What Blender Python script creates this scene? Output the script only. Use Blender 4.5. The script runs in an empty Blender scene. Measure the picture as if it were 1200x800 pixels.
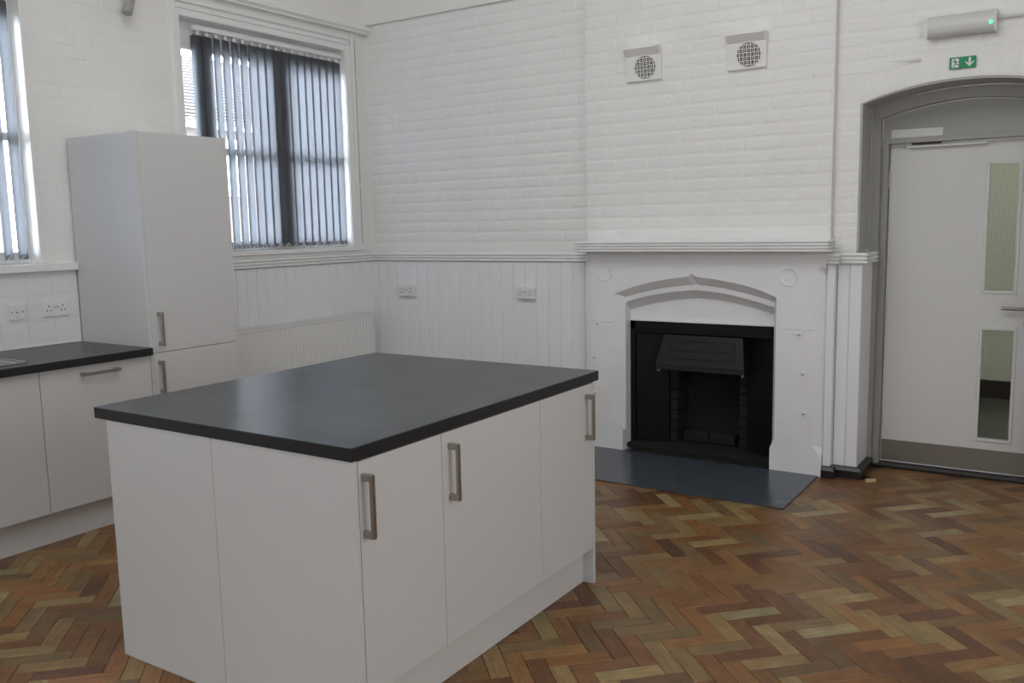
import bpy, bmesh, math, random
from mathutils import Vector, Matrix
random.seed(7)
C = bpy.context.scene.collection
S = bpy.context.scene

# ---------------------------------------------------------------- camera
cam_d = bpy.data.cameras.new('camera'); cam = bpy.data.objects.new('camera', cam_d); C.objects.link(cam)
YAW, PITCH, ROLL, FPX = 0.580533, -0.130658, -0.020352, 1041.39
cd = Vector((-math.sin(YAW)*math.cos(PITCH), math.cos(YAW)*math.cos(PITCH), math.sin(PITCH)))
r0 = Vector((math.cos(YAW), math.sin(YAW), 0)); u0 = r0.cross(cd)
rr = r0*math.cos(ROLL)+u0*math.sin(ROLL); uu = -r0*math.sin(ROLL)+u0*math.cos(ROLL)
m = Matrix((rr, uu, -cd)).transposed().to_4x4(); m.translation = Vector((4.78935, -5.35971, 1.51757))
cam.matrix_world = m
cam_d.sensor_width = 36; cam_d.lens = FPX/1200*36; cam_d.clip_start = .05; cam_d.clip_end = 200
S.camera = cam

# ---------------------------------------------------------------- world, exposure
w = bpy.data.worlds.new('sky'); S.world = w; w.use_nodes = True
w.node_tree.nodes['Background'].inputs[0].default_value = (0.82, 0.90, 1.0, 1)
w.node_tree.nodes['Background'].inputs[1].default_value = 30
S.view_settings.view_transform = 'Standard'; S.view_settings.look = 'None'
S.view_settings.gamma = 1; S.view_settings.use_curve_mapping = False
S.view_settings.exposure = 0.0

def area(name, loc, rot, sx, sy, power, col):
    l = bpy.data.lights.new(name, 'AREA'); l.shape = 'RECTANGLE'; l.size = sx; l.size_y = sy; l.energy = power; l.color = col
    o = bpy.data.objects.new(name, l); o.location = loc; o.rotation_euler = rot; C.objects.link(o); return o
def portal(name, loc, rot, sx, sy):
    o = area(name, loc, rot, sx, sy, 1, (1, 1, 1)); o.data.cycles.is_portal = True; return o
R = math.radians
DAY = (0.90, 0.95, 1.0)
# sky portal at the far left window, then added fill lamps at windowless walls
portal('sky_portal_window_far_left', (-.2, -6.225, 2.1), (0, R(-90), 0), 1.45, .44)
area('fill_lamp_right_wall', (6.95, -3.7, 1.7), (0, R(90), 0), 1.6, 2.4, 36, (.97, .985, 1.0))
area('fill_lamp_rear', (2.2, -8.9, 2.3), (R(90), 0, 0), 2.4, 1.7, 33, (.93, .96, 1.0))
area('fill_lamp_rear_right', (5.3, -8.9, 2.3), (R(90), 0, 0), 2.0, 1.7, 16, (.93, .96, 1.0))
# added overhead fill lamps under the closed ceiling, then sky portals at windows
area('fill_lamp_toward_back_wall', (2.9, -3.3, 4.0), (R(46), 0, 0), 3.0, 1.6, 46, (.97, .985, 1.0))
area('fill_lamp_overhead_rear', (3.4, -6.6, 4.27), (0, 0, 0), 3.2, 2.2, 10, (.97, .985, 1.0))
portal('sky_portal_window_right', (-.2, -.97, 2.1), (0, R(-90), 0), 1.42, 1.46)
portal('sky_portal_window_left', (-.2, -4.02, 2.1), (0, R(-90), 0), 1.42, 2.6)

# ---------------------------------------------------------------- materials
def mat(name, col, rough=.5, metal=0, spec=.5, coat=0, noise=0, nscale=8, bump=0, bscale=60, ndetail=4, col2=None, trans=0, emit=None):
    M = bpy.data.materials.new(name); M.use_nodes = True; nt = M.node_tree; b = nt.nodes['Principled BSDF']
    b.inputs['Base Color'].default_value = (*col, 1); b.inputs['Roughness'].default_value = rough
    b.inputs['Metallic'].default_value = metal; b.inputs['Specular IOR Level'].default_value = spec
    b.inputs['Coat Weight'].default_value = coat; b.inputs['Coat Roughness'].default_value = .08
    if emit: b.inputs['Emission Color'].default_value = (*emit[0], 1); b.inputs['Emission Strength'].default_value = emit[1]
    tc = nt.nodes.new('ShaderNodeTexCoord')
    if noise or col2:
        n = nt.nodes.new('ShaderNodeTexNoise'); n.inputs['Scale'].default_value = nscale; n.inputs['Detail'].default_value = ndetail
        nt.links.new(tc.outputs['Object'], n.inputs['Vector'])
        r = nt.nodes.new('ShaderNodeMapRange'); r.inputs[1].default_value = .3; r.inputs[2].default_value = .7
        nt.links.new(n.outputs['Fac'], r.inputs[0])
        x = nt.nodes.new('ShaderNodeMix'); x.data_type = 'RGBA'
        x.inputs[6].default_value = (*col, 1)
        x.inputs[7].default_value = (*(col2 or [c*(1-noise) for c in col]), 1)
        nt.links.new(r.outputs[0], x.inputs[0]); nt.links.new(x.outputs[2], b.inputs['Base Color'])
    if bump:
        n2 = nt.nodes.new('ShaderNodeTexNoise'); n2.inputs['Scale'].default_value = bscale; n2.inputs['Detail'].default_value = 3
        nt.links.new(tc.outputs['Object'], n2.inputs['Vector'])
        bp = nt.nodes.new('ShaderNodeBump'); bp.inputs['Strength'].default_value = bump; bp.inputs['Distance'].default_value = .004
        nt.links.new(n2.outputs['Fac'], bp.inputs['Height']); nt.links.new(bp.outputs[0], b.inputs['Normal'])
    return M
def glass_mat(name, tint=(1, 1, 1), ribs=0):
    M = bpy.data.materials.new(name); M.use_nodes = True; nt = M.node_tree; nt.nodes.remove(nt.nodes['Principled BSDF'])
    out = nt.nodes['Material Output']; t = nt.nodes.new('ShaderNodeBsdfTransparent'); t.inputs[0].default_value = (*tint, 1)
    g = nt.nodes.new('ShaderNodeBsdfGlossy'); g.inputs['Roughness'].default_value = .03
    f = nt.nodes.new('ShaderNodeFresnel'); f.inputs[0].default_value = 1.45
    x = nt.nodes.new('ShaderNodeMixShader')
    nt.links.new(f.outputs[0], x.inputs[0]); nt.links.new(t.outputs[0], x.inputs[1]); nt.links.new(g.outputs[0], x.inputs[2])
    nt.links.new(x.outputs[0], out.inputs[0])
    if ribs:
        tc = nt.nodes.new('ShaderNodeTexCoord'); wv = nt.nodes.new('ShaderNodeTexWave'); wv.inputs['Scale'].default_value = ribs
        nt.links.new(tc.outputs['Object'], wv.inputs['Vector'])
        r = nt.nodes.new('ShaderNodeMix'); r.data_type = 'RGBA'
        r.inputs[6].default_value = (*tint, 1); r.inputs[7].default_value = (*[c*.8 for c in tint], 1)
        nt.links.new(wv.outputs['Fac'], r.inputs[0]); nt.links.new(r.outputs[2], t.inputs[0])
    return M
M = {}
M['brick'] = mat('white_painted_brick', (.875, .87, .855), .42, bump=.35, bscale=45, noise=.04, nscale=3)
M['plaster'] = mat('white_plaster', (.86, .85, .825), .55, bump=.15, bscale=30)
M['panel'] = mat('white_panelling_paint', (.86, .865, .885), .35, bump=.08, bscale=50)
M['trimp'] = mat('white_gloss_trim_paint', (.86, .86, .855), .3, bump=.05, bscale=40)
M['stone'] = mat('white_painted_stone', (.86, .86, .865), .45, bump=.45, bscale=70, noise=.03, nscale=6)
M['cab'] = mat('gloss_white_laminate', (.66, .655, .65), .24, spec=.5)
M['carc'] = mat('white_carcass_board', (.72, .715, .70), .3)
M['plinth'] = mat('white_plinth_board', (.70, .69, .675), .25)
M['wt'] = mat('dark_slate_laminate', (.032, .034, .038), .34, spec=.5, col2=(.060, .065, .072), nscale=5, ndetail=8, bump=.06, bscale=120)
M['wtedge'] = mat('black_laminate_edge', (.012, .012, .014), .4, noise=.3, nscale=30)
M['nickel'] = mat('brushed_nickel', (.42, .39, .34), .32, metal=1)
M['steel'] = mat('stainless_steel', (.50, .50, .50), .25, metal=1)
M['kick'] = mat('brushed_steel_plate', (.27, .245, .21), .5, metal=.85)
M['tile'] = mat('white_glazed_tile', (.80, .80, .79), .12)
M['grout'] = mat('pale_grout', (.72, .71, .69), .8)
M['plastic'] = mat('white_plastic', (.80, .80, .80), .3)
M['plasticg'] = mat('pale_grey_plastic', (.66, .66, .63), .35)
M['dark'] = mat('dark_socket_hole', (.05, .03, .03), .6)
M['mark'] = mat('red_switch_mark', (.35, .08, .06), .5)
M['brk'] = mat('grey_bracket_enamel', (.36, .355, .34), .4)
M['rad'] = mat('white_radiator_enamel', (.80, .80, .79), .3)
M['iron'] = mat('black_cast_iron', (.005, .005, .0055), .5, spec=.25, bump=.2, bscale=60)
M['ironh'] = mat('black_leaded_hood_iron', (.0085, .0085, .009), .45, spec=.3, bump=.2, bscale=60)
M['soot'] = mat('sooty_fire_brick', (.006, .0055, .0055), .85, col2=(.012, .011, .010), nscale=20)
M['hearth'] = mat('slate_blue_grey_hearth_paint', (.060, .072, .090), .22, spec=.5, col2=(.072, .085, .105), nscale=5, bump=.1, bscale=25)
M['black'] = mat('black_gloss_skirting_paint', (.010, .010, .011), .3)
M['greyp'] = mat('mid_grey_door_frame_paint', (.36, .355, .335), .45, bump=.06, bscale=50)
M['greyl'] = mat('pale_grey_reveal_paint', (.44, .435, .425), .5, bump=.2, bscale=50)
M['door'] = mat('white_door_laminate', (.68, .675, .655), .4)
M['green'] = mat('exit_sign_green', (.0, .26, .09), .4)
M['white'] = mat('sign_white', (.8, .8, .8), .5)
M['blue'] = mat('sign_blue', (.02, .05, .25), .4)
M['led'] = mat('green_led', (0, .8, .3), .4, emit=((.05, 1, .35), 2.2))
M['grate'] = mat('vent_dark_void', (.012, .01, .009), .8)
M['wood'] = mat('pale_softwood', (.62, .50, .28), .6, noise=.25, nscale=30)
M['corr'] = mat('corridor_cream_paint', (.60, .60, .54), .6)
M['corrf'] = mat('corridor_dark_floor', (.06, .065, .06), .4)
M['cord'] = mat('aged_cord_and_slot_shade', (.45, .42, .36), .7)  # cord colour, also the painted shade of the radiator slots
M['mortar'] = mat('dark_joint_between_blocks', (.035, .018, .010), .7)
M['glass'] = glass_mat('window_glass')
M['rglass'] = glass_mat('wired_vision_glass', (.64, .65, .60), ribs=28)
M['hwall'] = mat('far_house_brick', (.075, .062, .055), .9, noise=.15, nscale=4)
M['roof'] = mat('far_roof_tiles', (.060, .054, .052), .9)
M['ground'] = mat('outside_ground', (.25, .25, .24), .9)
M['hglass'] = mat('far_window_glass', (.25, .35, .4), .2)
# translucent blind fabric
def fabric(name, dcol, tcol):
    Mx = bpy.data.materials.new(name); Mx.use_nodes = True; nt = Mx.node_tree; nt.nodes.remove(nt.nodes['Principled BSDF'])
    a = nt.nodes.new('ShaderNodeBsdfDiffuse'); a.inputs[0].default_value = (*dcol, 1)
    b = nt.nodes.new('ShaderNodeBsdfTranslucent'); b.inputs[0].default_value = (*tcol, 1)
    s = nt.nodes.new('ShaderNodeAddShader')
    nt.links.new(a.outputs[0], s.inputs[0]); nt.links.new(b.outputs[0], s.inputs[1]); nt.links.new(s.outputs[0], nt.nodes['Material Output'].inputs[0])
    return Mx
M['slat'] = fabric('dark_grey_blind_fabric', (.07, .07, .073), (.078, .084, .093))
M['weight'] = fabric('blind_hem_fabric', (.03, .03, .03), (.86, .87, .88))
# parquet: colour per block comes from a mesh attribute, grain runs along the block in UV space
def parquet():
    Mx = bpy.data.materials.new('oiled_hardwood_block'); Mx.use_nodes = True; nt = Mx.node_tree; b = nt.nodes['Principled BSDF']
    at = nt.nodes.new('ShaderNodeAttribute'); at.attribute_name = 'tone'
    uv = nt.nodes.new('ShaderNodeUVMap'); uv.uv_map = 'grain'
    mp = nt.nodes.new('ShaderNodeMapping'); mp.inputs['Scale'].default_value = (7, 90, 1)
    n = nt.nodes.new('ShaderNodeTexNoise'); n.inputs['Scale'].default_value = 1; n.inputs['Detail'].default_value = 5; n.inputs['Distortion'].default_value = .5
    n3 = nt.nodes.new('ShaderNodeTexNoise'); n3.inputs['Scale'].default_value = 14; n3.inputs['Detail'].default_value = 3
    nt.links.new(uv.outputs[0], mp.inputs[0]); nt.links.new(mp.outputs[0], n.inputs['Vector']); nt.links.new(uv.outputs[0], n3.inputs['Vector'])
    r = nt.nodes.new('ShaderNodeMapRange'); r.inputs[1].default_value = .3; r.inputs[2].default_value = .7; r.inputs[3].default_value = .72; r.inputs[4].default_value = 1.2
    nt.links.new(n.outputs['Fac'], r.inputs[0])
    r3 = nt.nodes.new('ShaderNodeMapRange'); r3.inputs[1].default_value = .35; r3.inputs[2].default_value = .65; r3.inputs[3].default_value = .85; r3.inputs[4].default_value = 1.1
    nt.links.new(n3.outputs['Fac'], r3.inputs[0])
    mm = nt.nodes.new('ShaderNodeMath'); mm.operation = 'MULTIPLY'; nt.links.new(r.outputs[0], mm.inputs[0]); nt.links.new(r3.outputs[0], mm.inputs[1])
    v = nt.nodes.new('ShaderNodeVectorMath'); v.operation = 'SCALE'
    nt.links.new(at.outputs['Color'], v.inputs[0]); nt.links.new(mm.outputs[0], v.inputs['Scale'])
    nt.links.new(v.outputs[0], b.inputs['Base Color'])
    b.inputs['Roughness'].default_value = .36; b.inputs['Specular IOR Level'].default_value = .4
    bp = nt.nodes.new('ShaderNodeBump'); bp.inputs['Strength'].default_value = .12; bp.inputs['Distance'].default_value = .002
    nt.links.new(n.outputs['Fac'], bp.inputs['Height']); nt.links.new(bp.outputs[0], b.inputs['Normal'])
    return Mx
M['parquet'] = parquet()

# ---------------------------------------------------------------- helpers
class MB:
    def __init__(s): s.v = []; s.f = []; s.sm = []
    def add(s, vs, fs, smooth=False):
        o = len(s.v); s.v += [tuple(p) for p in vs]; s.f += [tuple(i+o for i in f) for f in fs]; s.sm += [smooth]*len(fs); return s
    def box(s, x0, x1, y0, y1, z0, z1, b=0):
        if b <= 0:
            vs = [(x, y, z) for x in (x0, x1) for y in (y0, y1) for z in (z0, z1)]
            return s.add(vs, [(0, 1, 3, 2), (4, 6, 7, 5), (0, 4, 5, 1), (2, 3, 7, 6), (0, 2, 6, 4), (1, 5, 7, 3)])
        bm = bmesh.new(); bmesh.ops.create_cube(bm, size=1)
        for v in bm.verts: v.co = Vector(((x0+x1)/2+v.co.x*(x1-x0), (y0+y1)/2+v.co.y*(y1-y0), (z0+z1)/2+v.co.z*(z1-z0)))
        bmesh.ops.bevel(bm, geom=bm.edges[:], offset=b, segments=2, affect='EDGES', profile=.5)
        bm.verts.index_update(); s.add([v.co for v in bm.verts], [[v.index for v in f.verts] for f in bm.faces]); bm.free(); return s
    def prism(s, pts, fn, d0, d1, smooth=False):
        # closed 2D outline, fn(u, v, d) -> world
        n = len(pts); vs = [fn(u, v, d0) for u, v in pts]+[fn(u, v, d1) for u, v in pts]
        fs = [tuple(range(n)), tuple(range(2*n-1, n-1, -1))]+[(i, i+n, (i+1) % n+n, (i+1) % n) for i in range(n)]
        return s.add(vs, fs)
    def tube(s, path, r, n=8, cap=True):
        path = [Vector(p) for p in path]; rings = []
        for i, p in enumerate(path):
            t = (path[min(i+1, len(path)-1)]-path[max(i-1, 0)]).normalized()
            a = t.cross(Vector((0, 0, 1)) if abs(t.z) < .9 else Vector((1, 0, 0))).normalized(); b = t.cross(a)
            rad = r[i] if isinstance(r, (list, tuple)) else r
            rings.append([p+a*rad*math.cos(k*2*math.pi/n)+b*rad*math.sin(k*2*math.pi/n) for k in range(n)])
        vs = [q for rg in rings for q in rg]; fs = []
        for i in range(len(rings)-1):
            for k in range(n): fs.append((i*n+k, i*n+(k+1) % n, (i+1)*n+(k+1) % n, (i+1)*n+k))
        s.add(vs, fs, True)
        if cap: s.add(rings[0], [tuple(range(n))]); s.add(rings[-1], [tuple(range(n))])
        return s
    def cyl(s, a, b, r, n=20): return s.tube([a, b], r, n)
    def build(s, name, m, parent=None):
        me = bpy.data.meshes.new(name); me.from_pydata(s.v, [], s.f); me.validate()
        if len(me.polygons) == len(s.sm): me.polygons.foreach_set('use_smooth', s.sm)
        bm = bmesh.new(); bm.from_mesh(me); bmesh.ops.recalc_face_normals(bm, faces=bm.faces); bm.to_mesh(me); bm.free()
        me.materials.append(m); o = bpy.data.objects.new(name, me); C.objects.link(o)
        if parent:
            o.parent = parent
            if parent.type == 'EMPTY' or True:
                o.matrix_parent_inverse = Matrix.Translation(-world_loc(parent))
        return o
def world_loc(o):
    return Vector(o.get('_w', (0, 0, 0)))
def empty(name, loc=(0, 0, 0)):
    o = bpy.data.objects.new(name, None); C.objects.link(o); o.location = loc; o['_w'] = tuple(loc); o.empty_display_size = .1; return o
def tag(o, label=None, cat=None, group=None, kind=None):
    if label: o['label'] = label
    if cat: o['category'] = cat
    if group: o['group'] = group
    if kind: o['kind'] = kind
    return o
def thing(name, label, cat, loc, group=None): return tag(empty(name, loc), label, cat, group)
def struct(name, label=None, loc=(0, 0, 0), cat=None): return tag(empty(name, loc), label, cat, kind='structure')
def B(x0, x1, y0, y1, z0, z1, b=0): return MB().box(x0, x1, y0, y1, z0, z1, b)
fnY = lambda Y: (lambda u, v, d: (u, Y-d, v))          # walls facing -Y : u=X, v=Z, d out of the wall
fnX = lambda X: (lambda u, v, d: (X+d, u, v))          # walls facing +X : u=Y

def wall_holes(mb, fn_box, u0, u1, z0, z1, holes):
    # holes: (a0,a1,b0,b1) sorted in u
    cur = u0
    for a0, a1, b0, b1 in holes:
        if a0 > cur: fn_box(cur, a0, z0, z1)
        if b0 > z0: fn_box(a0, a1, z0, b0)
        if b1 < z1: fn_box(a0, a1, b1, z1)
        cur = a1
    if cur < u1: fn_box(cur, u1, z0, z1)

def brick_piece(mb, fn, poly, h=.005, inset=.013):
    n = len(poly); cx = sum(p[0] for p in poly)/n; cz = sum(p[1] for p in poly)/n
    h = h*random.uniform(.35, 1.15)
    def shrink(k):
        out = []
        for (u, v) in poly:
            du, dv = cx-u, cz-v; out.append((u+math.copysign(min(abs(du), k), du), v+math.copysign(min(abs(dv), k), dv)))
        return out
    tl = [random.uniform(-.0007, .0007) for _ in range(2)]
    r1, r2 = shrink(inset*.4), shrink(inset)
    dd = lambda p, k: k+tl[0]*(p[0]-cx)/.1+tl[1]*(p[1]-cz)/.03
    vs = [fn(u, v, -.002) for u, v in poly]+[fn(u, v, dd((u, v), h*.7)) for u, v in r1]+[fn(u, v, dd((u, v), h)) for u, v in r2]
    fs = [(i+k*n, (i+1) % n+k*n, (i+1) % n+(k+1)*n, i+(k+1)*n) for k in (0, 1) for i in range(n)]+[tuple(range(2*n, 3*n))]
    mb.add(vs, fs, True)
def brick_field(parent, fn, u0, u1, z0, z1, m, low=None, seed=1, limit=300, far_first=None, joint=.006, hh=.005, skip=None):
    random.seed(seed); cells = []
    row = 0; z = z0
    while z < z1-.02:
        zt = min(z+.069, z1-.003)
        u = u0; header = row % 2 == 1
        first = (.1025 if header else .0) - (random.choice([.056, .056]) if header else 0)
        if header: u = u0-.056+.0
        while u < u1-.012:
            L = .2185 if not header else .106
            if header and random.random() < .3: L = .2185
            if not header and random.random() < .2: L = .106
            a, b = max(u, u0), min(u+L, u1-.002)
            u += L+joint
            if skip:
                hit = [q for q in skip if q[0] < b and q[1] > a and q[2] < zt and q[3] > z]
                if hit:
                    s0, s1 = hit[0][:2]
                    if a < s0-.03: b = s0-.003
                    elif b > s1+.03: a = s1+.003
                    else: continue
            if b-a < .02: continue
            j = lambda: random.uniform(-.0032, .0032)
            if low and (low(a) < 0) != (low(b) < 0):
                while b-a > .02 and low(b) > 0: b -= .004
                while b-a > .02 and low(a) > 0: a += .004
                if b-a < .03: continue
            if low:
                k = 5; us = [a+(b-a)*i/(k-1) for i in range(k)]; lo = [max(z, low(q)) for q in us]
                if min(lo) > zt-.012 or max(lo)-z > .035: continue
                lo = [min(q, zt-.006) for q in lo]
                if max(lo) > z: poly = list(zip(us, lo))+[(b, zt), (a, zt)]
                else: poly = [(a+j(), z+j()), (b+j(), z+j()), (b+j(), zt+j()), (a+j(), zt+j())]
            else: poly = [(a+j(), z+j()), (b+j(), z+j()), (b+j(), zt+j()), (a+j(), zt+j())]
            cells.append((poly, (a+b)/2, z))
        z += .0755; row += 1
    if far_first: cells.sort(key=lambda c: far_first(c[1], c[2]))
    rest = MB(); nrest = 0
    for i, (poly, a, b) in enumerate(cells):
        if i < limit:
            mb = MB(); brick_piece(mb, fn, poly, hh); mb.build('brick', m, parent)
        else: brick_piece(rest, fn, poly, hh); nrest += 1
    if nrest: tag(rest.build('brick_field', m, parent), kind='stuff')
    return len(cells)

# reeded moulding profile: list of (d, z) for n reeds between z0..z1 with projection d
def band(mb, outer, inner, y0, y1):
    # strip of solid between two polylines of the same length, between two depths
    n = len(outer); O_ = [(x, y0, z) for x, z in outer]; I_ = [(x, y0, z) for x, z in inner]
    O2 = [(x, y1, z) for x, z in outer]; I2 = [(x, y1, z) for x, z in inner]; vs = O_+I_+O2+I2; fs = []
    for i in range(n-1):
        fs += [(i, i+1, n+i+1, n+i), (2*n+i, 3*n+i, 3*n+i+1, 2*n+i+1), (i, 2*n+i, 2*n+i+1, i+1), (n+i, n+i+1, 3*n+i+1, 3*n+i)]
    fs += [(0, n, 3*n, 2*n), (n-1, 3*n-1, 4*n-1, 2*n-1)]
    return mb.add(vs, fs)
def reed_profile(z0, z1, d, n=3, cap=True):
    pts = [(0, z0), (d*.35, z0)]
    h = (z1-z0)/n
    for i in range(n):
        a = z0+i*h
        for k in range(6):
            t = math.pi*(k/5); pts.append((d*.62+d*.38*math.sin(t)**.6*(1), a+h*.12+h*.76*(1-math.cos(t))/2))
        if i < n-1: pts += [(d*.55, a+h*.94), (d*.55, a+h*1.06)]
    pts += [(d*.6, z1), (0, z1)]
    return pts
def sweep(mb, prof, path):
    # path: list of (x, y) with room on the right-hand side direction given by normals; mitred
    n = len(path); rings = []
    for i in range(n):
        p = Vector(path[i]); din = (Vector(path[i])-Vector(path[i-1])).normalized() if i > 0 else None
        dout = (Vector(path[i+1])-Vector(path[i])).normalized() if i < n-1 else None
        nn = lambda d: Vector((d.y, -d.x))
        if din is None: off = nn(dout)
        elif dout is None: off = nn(din)
        else:
            a, b = nn(din), nn(dout); off = (a+b); off = off/(off.length_squared/2) if off.length_squared > .1 else a
        rings.append([(p.x+off.x*d, p.y+off.y*d, z) for d, z in prof])
    k = len(prof); vs = [q for r in rings for q in r]; fs = []
    for i in range(n-1):
        for j in range(k): fs.append((i*k+j, i*k+(j+1) % k, (i+1)*k+(j+1) % k, (i+1)*k+j))
    fs.append(tuple(range(k))); fs.append(tuple(range((n-1)*k, n*k)))
    mb.add(vs, fs); return mb

# ---------------------------------------------------------------- ROOM SHELL
LX = -.03           # face of the left wall
TOP = 4.3
# floor sub-base with parquet blocks
fl = B(-.33, 7.3, -9.3, .38, -.10, -.012).build('floor', M['mortar']); tag(fl, kind='structure')
PAL = [((.26, .088, .026), 4), ((.33, .125, .036), 4), ((.40, .17, .055), 3), ((.17, .05, .016), 2.4), ((.40, .22, .085), 3),
       ((.43, .27, .11), 2.6), ((.27, .155, .065), 2.5), ((.50, .35, .17), .9), ((.36, .125, .03), 3), ((.23, .11, .045), 2.5), ((.14, .048, .018), .6)]
def pick():
    t = random.uniform(0, sum(w for _, w in PAL))
    for c, wgt in PAL:
        t -= wgt
        if t <= 0: break
    k = random.uniform(.52, .74); k *= 1.12; a_ = .22; mean = (.32, .152, .058); c = [x*(1-a_)+y*a_ for x, y in zip(c, mean)]; return (c[0]*k*.97, c[1]*k*1.13, c[2]*k*1.15)
def block_geo(o, ax, bx, L, W, acc):
    # o origin, ax/bx unit axes
    g = .0007; z = random.uniform(-.0006, .0006); tw = [random.uniform(-.0004, .0004) for _ in range(4)]
    P = lambda a, b, zz: (o[0]+ax[0]*a+bx[0]*b, o[1]+ax[1]*a+bx[1]*b, zz)
    e = .0012
    lo = [P(g, g, -.012), P(L-g, g, -.012), P(L-g, W-g, -.012), P(g, W-g, -.012)]
    md = [P(g, g, -.0016), P(L-g, g, -.0016), P(L-g, W-g, -.0016), P(g, W-g, -.0016)]
    hi = [P(g+e, g+e, z+tw[0]), P(L-g-e, g+e, z+tw[1]), P(L-g-e, W-g-e, z+tw[2]), P(g+e, W-g-e, z+tw[3])]
    n = len(acc['v']); acc['v'] += lo+md+hi
    fs = [(n+i+4*k, n+(i+1) % 4+4*k, n+(i+1) % 4+4*(k+1), n+i+4*(k+1)) for k in (0, 1) for i in range(4)]+[(n+8, n+9, n+10, n+11)]
    acc['f'] += fs; col = pick(); ou, ov = random.uniform(0, 50), random.uniform(0, 50)
    uvs = [(ou, ov), (ou+L, ov), (ou+L, ov+W), (ou, ov+W)]
    for f in fs:
        for i in f: acc['c'].append((*col, 1)); acc['u'].append(uvs[(i-n) % 4])
def acc_build(acc, name, parent):
    me = bpy.data.meshes.new(name); me.from_pydata(acc['v'], [], acc['f'])
    ca = me.color_attributes.new('tone', 'FLOAT_COLOR', 'CORNER'); ca.data.foreach_set('color', [x for c in acc['c'] for x in c])
    uvl = me.uv_layers.new(name='grain'); uvl.data.foreach_set('uv', [x for c in acc['u'] for x in c])
    me.materials.append(M['parquet']); o = bpy.data.objects.new(name, me); C.objects.link(o); o.parent = parent; return o
def blocks():
    random.seed(11)
    L, W = .235, .0698; q = math.sqrt(.5)
    U = (q, -q); V = (q, q); O = (3.573+.012, -1.553)
    out = []
    for mI in range(-60, 60):
        for k in range(-90, 90):
            for typ in (0, 1):
                u = k*W+mI*(L+W); v = k*W+mI*(W-L)
                if typ: u, v, lu, lv = u+L, v+W-L, W, L
                else: lu, lv = L, W
                cx = O[0]+U[0]*(u+lu/2)+V[0]*(v+lv/2); cy = O[1]+U[1]*(u+lu/2)+V[1]*(v+lv/2)
                if not (.3 < cx < 6.6 and -6.2 < cy < .52): continue
                # keep blocks off the solid hearth, plinths and walls
                if 2.10 < cx < 3.35 and cy > -.66: continue
                if cy > -.02 and not (3.7 < cx < 4.75): continue
                if cy > .02 and cx < 3.60: continue
                o = (O[0]+U[0]*u+V[0]*v, O[1]+U[1]*u+V[1]*v)
                if typ: out.append((cx, cy, o, V, tuple(-c for c in U), L, W, typ))
                else: out.append((cx, cy, o, U, V, L, W, typ))
    return out
def vis(cx, cy):
    d = Vector((cx, cy, 0))-cam.matrix_world.translation; z = d.dot(cd)
    if z < .2: return -1
    px, py = 600+FPX*d.dot(rr)/z, 400-FPX*d.dot(uu)/z
    if px < -10 or px > 1210 or py > 815: return -1
    # hidden behind the island
    if 147 < px < 697 and not (px < 200 and py > 640+160*(1-(200-px)/52)) and py < 800-(px-530)*.72 + (0 if px > 530 else 0): return -1
    if px < 140 and py < 600: return -1
    return 1/z
bl = blocks(); bl = [(vis(b[0], b[1]), b) for b in bl]
bl.sort(key=lambda t: -t[0])
rest = dict(v=[], f=[], c=[], u=[])
for i, (vv, (cx, cy, o, a, b, L, W, typ)) in enumerate(bl):
    if typ: o = (o[0]+(.0)*0, o[1]); o = (o[0]-b[0]*W, o[1]-b[1]*W)
    if i < 300:
        acc = dict(v=[], f=[], c=[], u=[]); block_geo(o, a, b, L, W, acc); acc_build(acc, 'floor_block', fl)
    else: block_geo(o, a, b, L, W, rest)
tag(acc_build(rest, 'floor_block_field', fl), kind='stuff')

# left wall
wl = MB()
bxl = lambda a0, a1, b0, b1: wl.box(-.33, LX, a0, a1, b0, b1)
wall_holes(wl, bxl, -9.3, .3, 0, TOP, [(-6.45, -6.0, 1.36, 2.83), (-5.35, -2.695, 1.36, 2.83), (-1.70, -.24, 1.375, 2.84)])
WL = wl.build('wall_left', M['plaster']); tag(WL, kind='structure')
brick_field(WL, fnX(LX), -2.66, -1.79, 1.42, 3.45, M['brick'], seed=5, hh=.0018)
# matchboard under the left window
def boards(parent, fn, u0, u1, pitch, z0, z1, th=.014):
    u = u0
    while u < u1-.01:
        b = min(u+pitch, u1); e = .0045
        prof = [(u+.0006, 0), (b-.0006, 0), (b-.0006, th-e), (b-e, th), (u+e, th), (u+.0006, th-e)]
        n = 6; vs = [fn(p, z, d) for z in (z0, z1) for p, d in prof]
        MB().add(vs, [tuple(range(6)), tuple(range(6, 12))]+[(i, (i+1) % n, (i+1) % n+n, i+n) for i in range(n)]).build('matchboard', M['panel'], parent)
        u = b
boards(WL, fnX(LX+.001), -1.908, .012, .0872, .05, 1.252)
# splashback tiles
for zi, (a, b) in enumerate([(.912, 1.0435), (1.0465, 1.1935), (1.1965, 1.314)]):
    for k in range(12):
        y1 = -2.4965-k*.1465-.001; y0 = y1-.1435
        B(LX, LX+.008, y0, y1, a, b, .0012).build('tile', M['tile'], WL)
B(LX, LX+.0066, -4.3, -2.4965, .912, 1.314).build('grout', M['grout'], WL)
# tiled ledge above the splashback / under the left window
lg = B(-.14, .012, -5.345, -2.4965, 1.3155, 1.358, .004).build('trim_4', M['trimp']); tag(lg, kind='structure')

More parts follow.
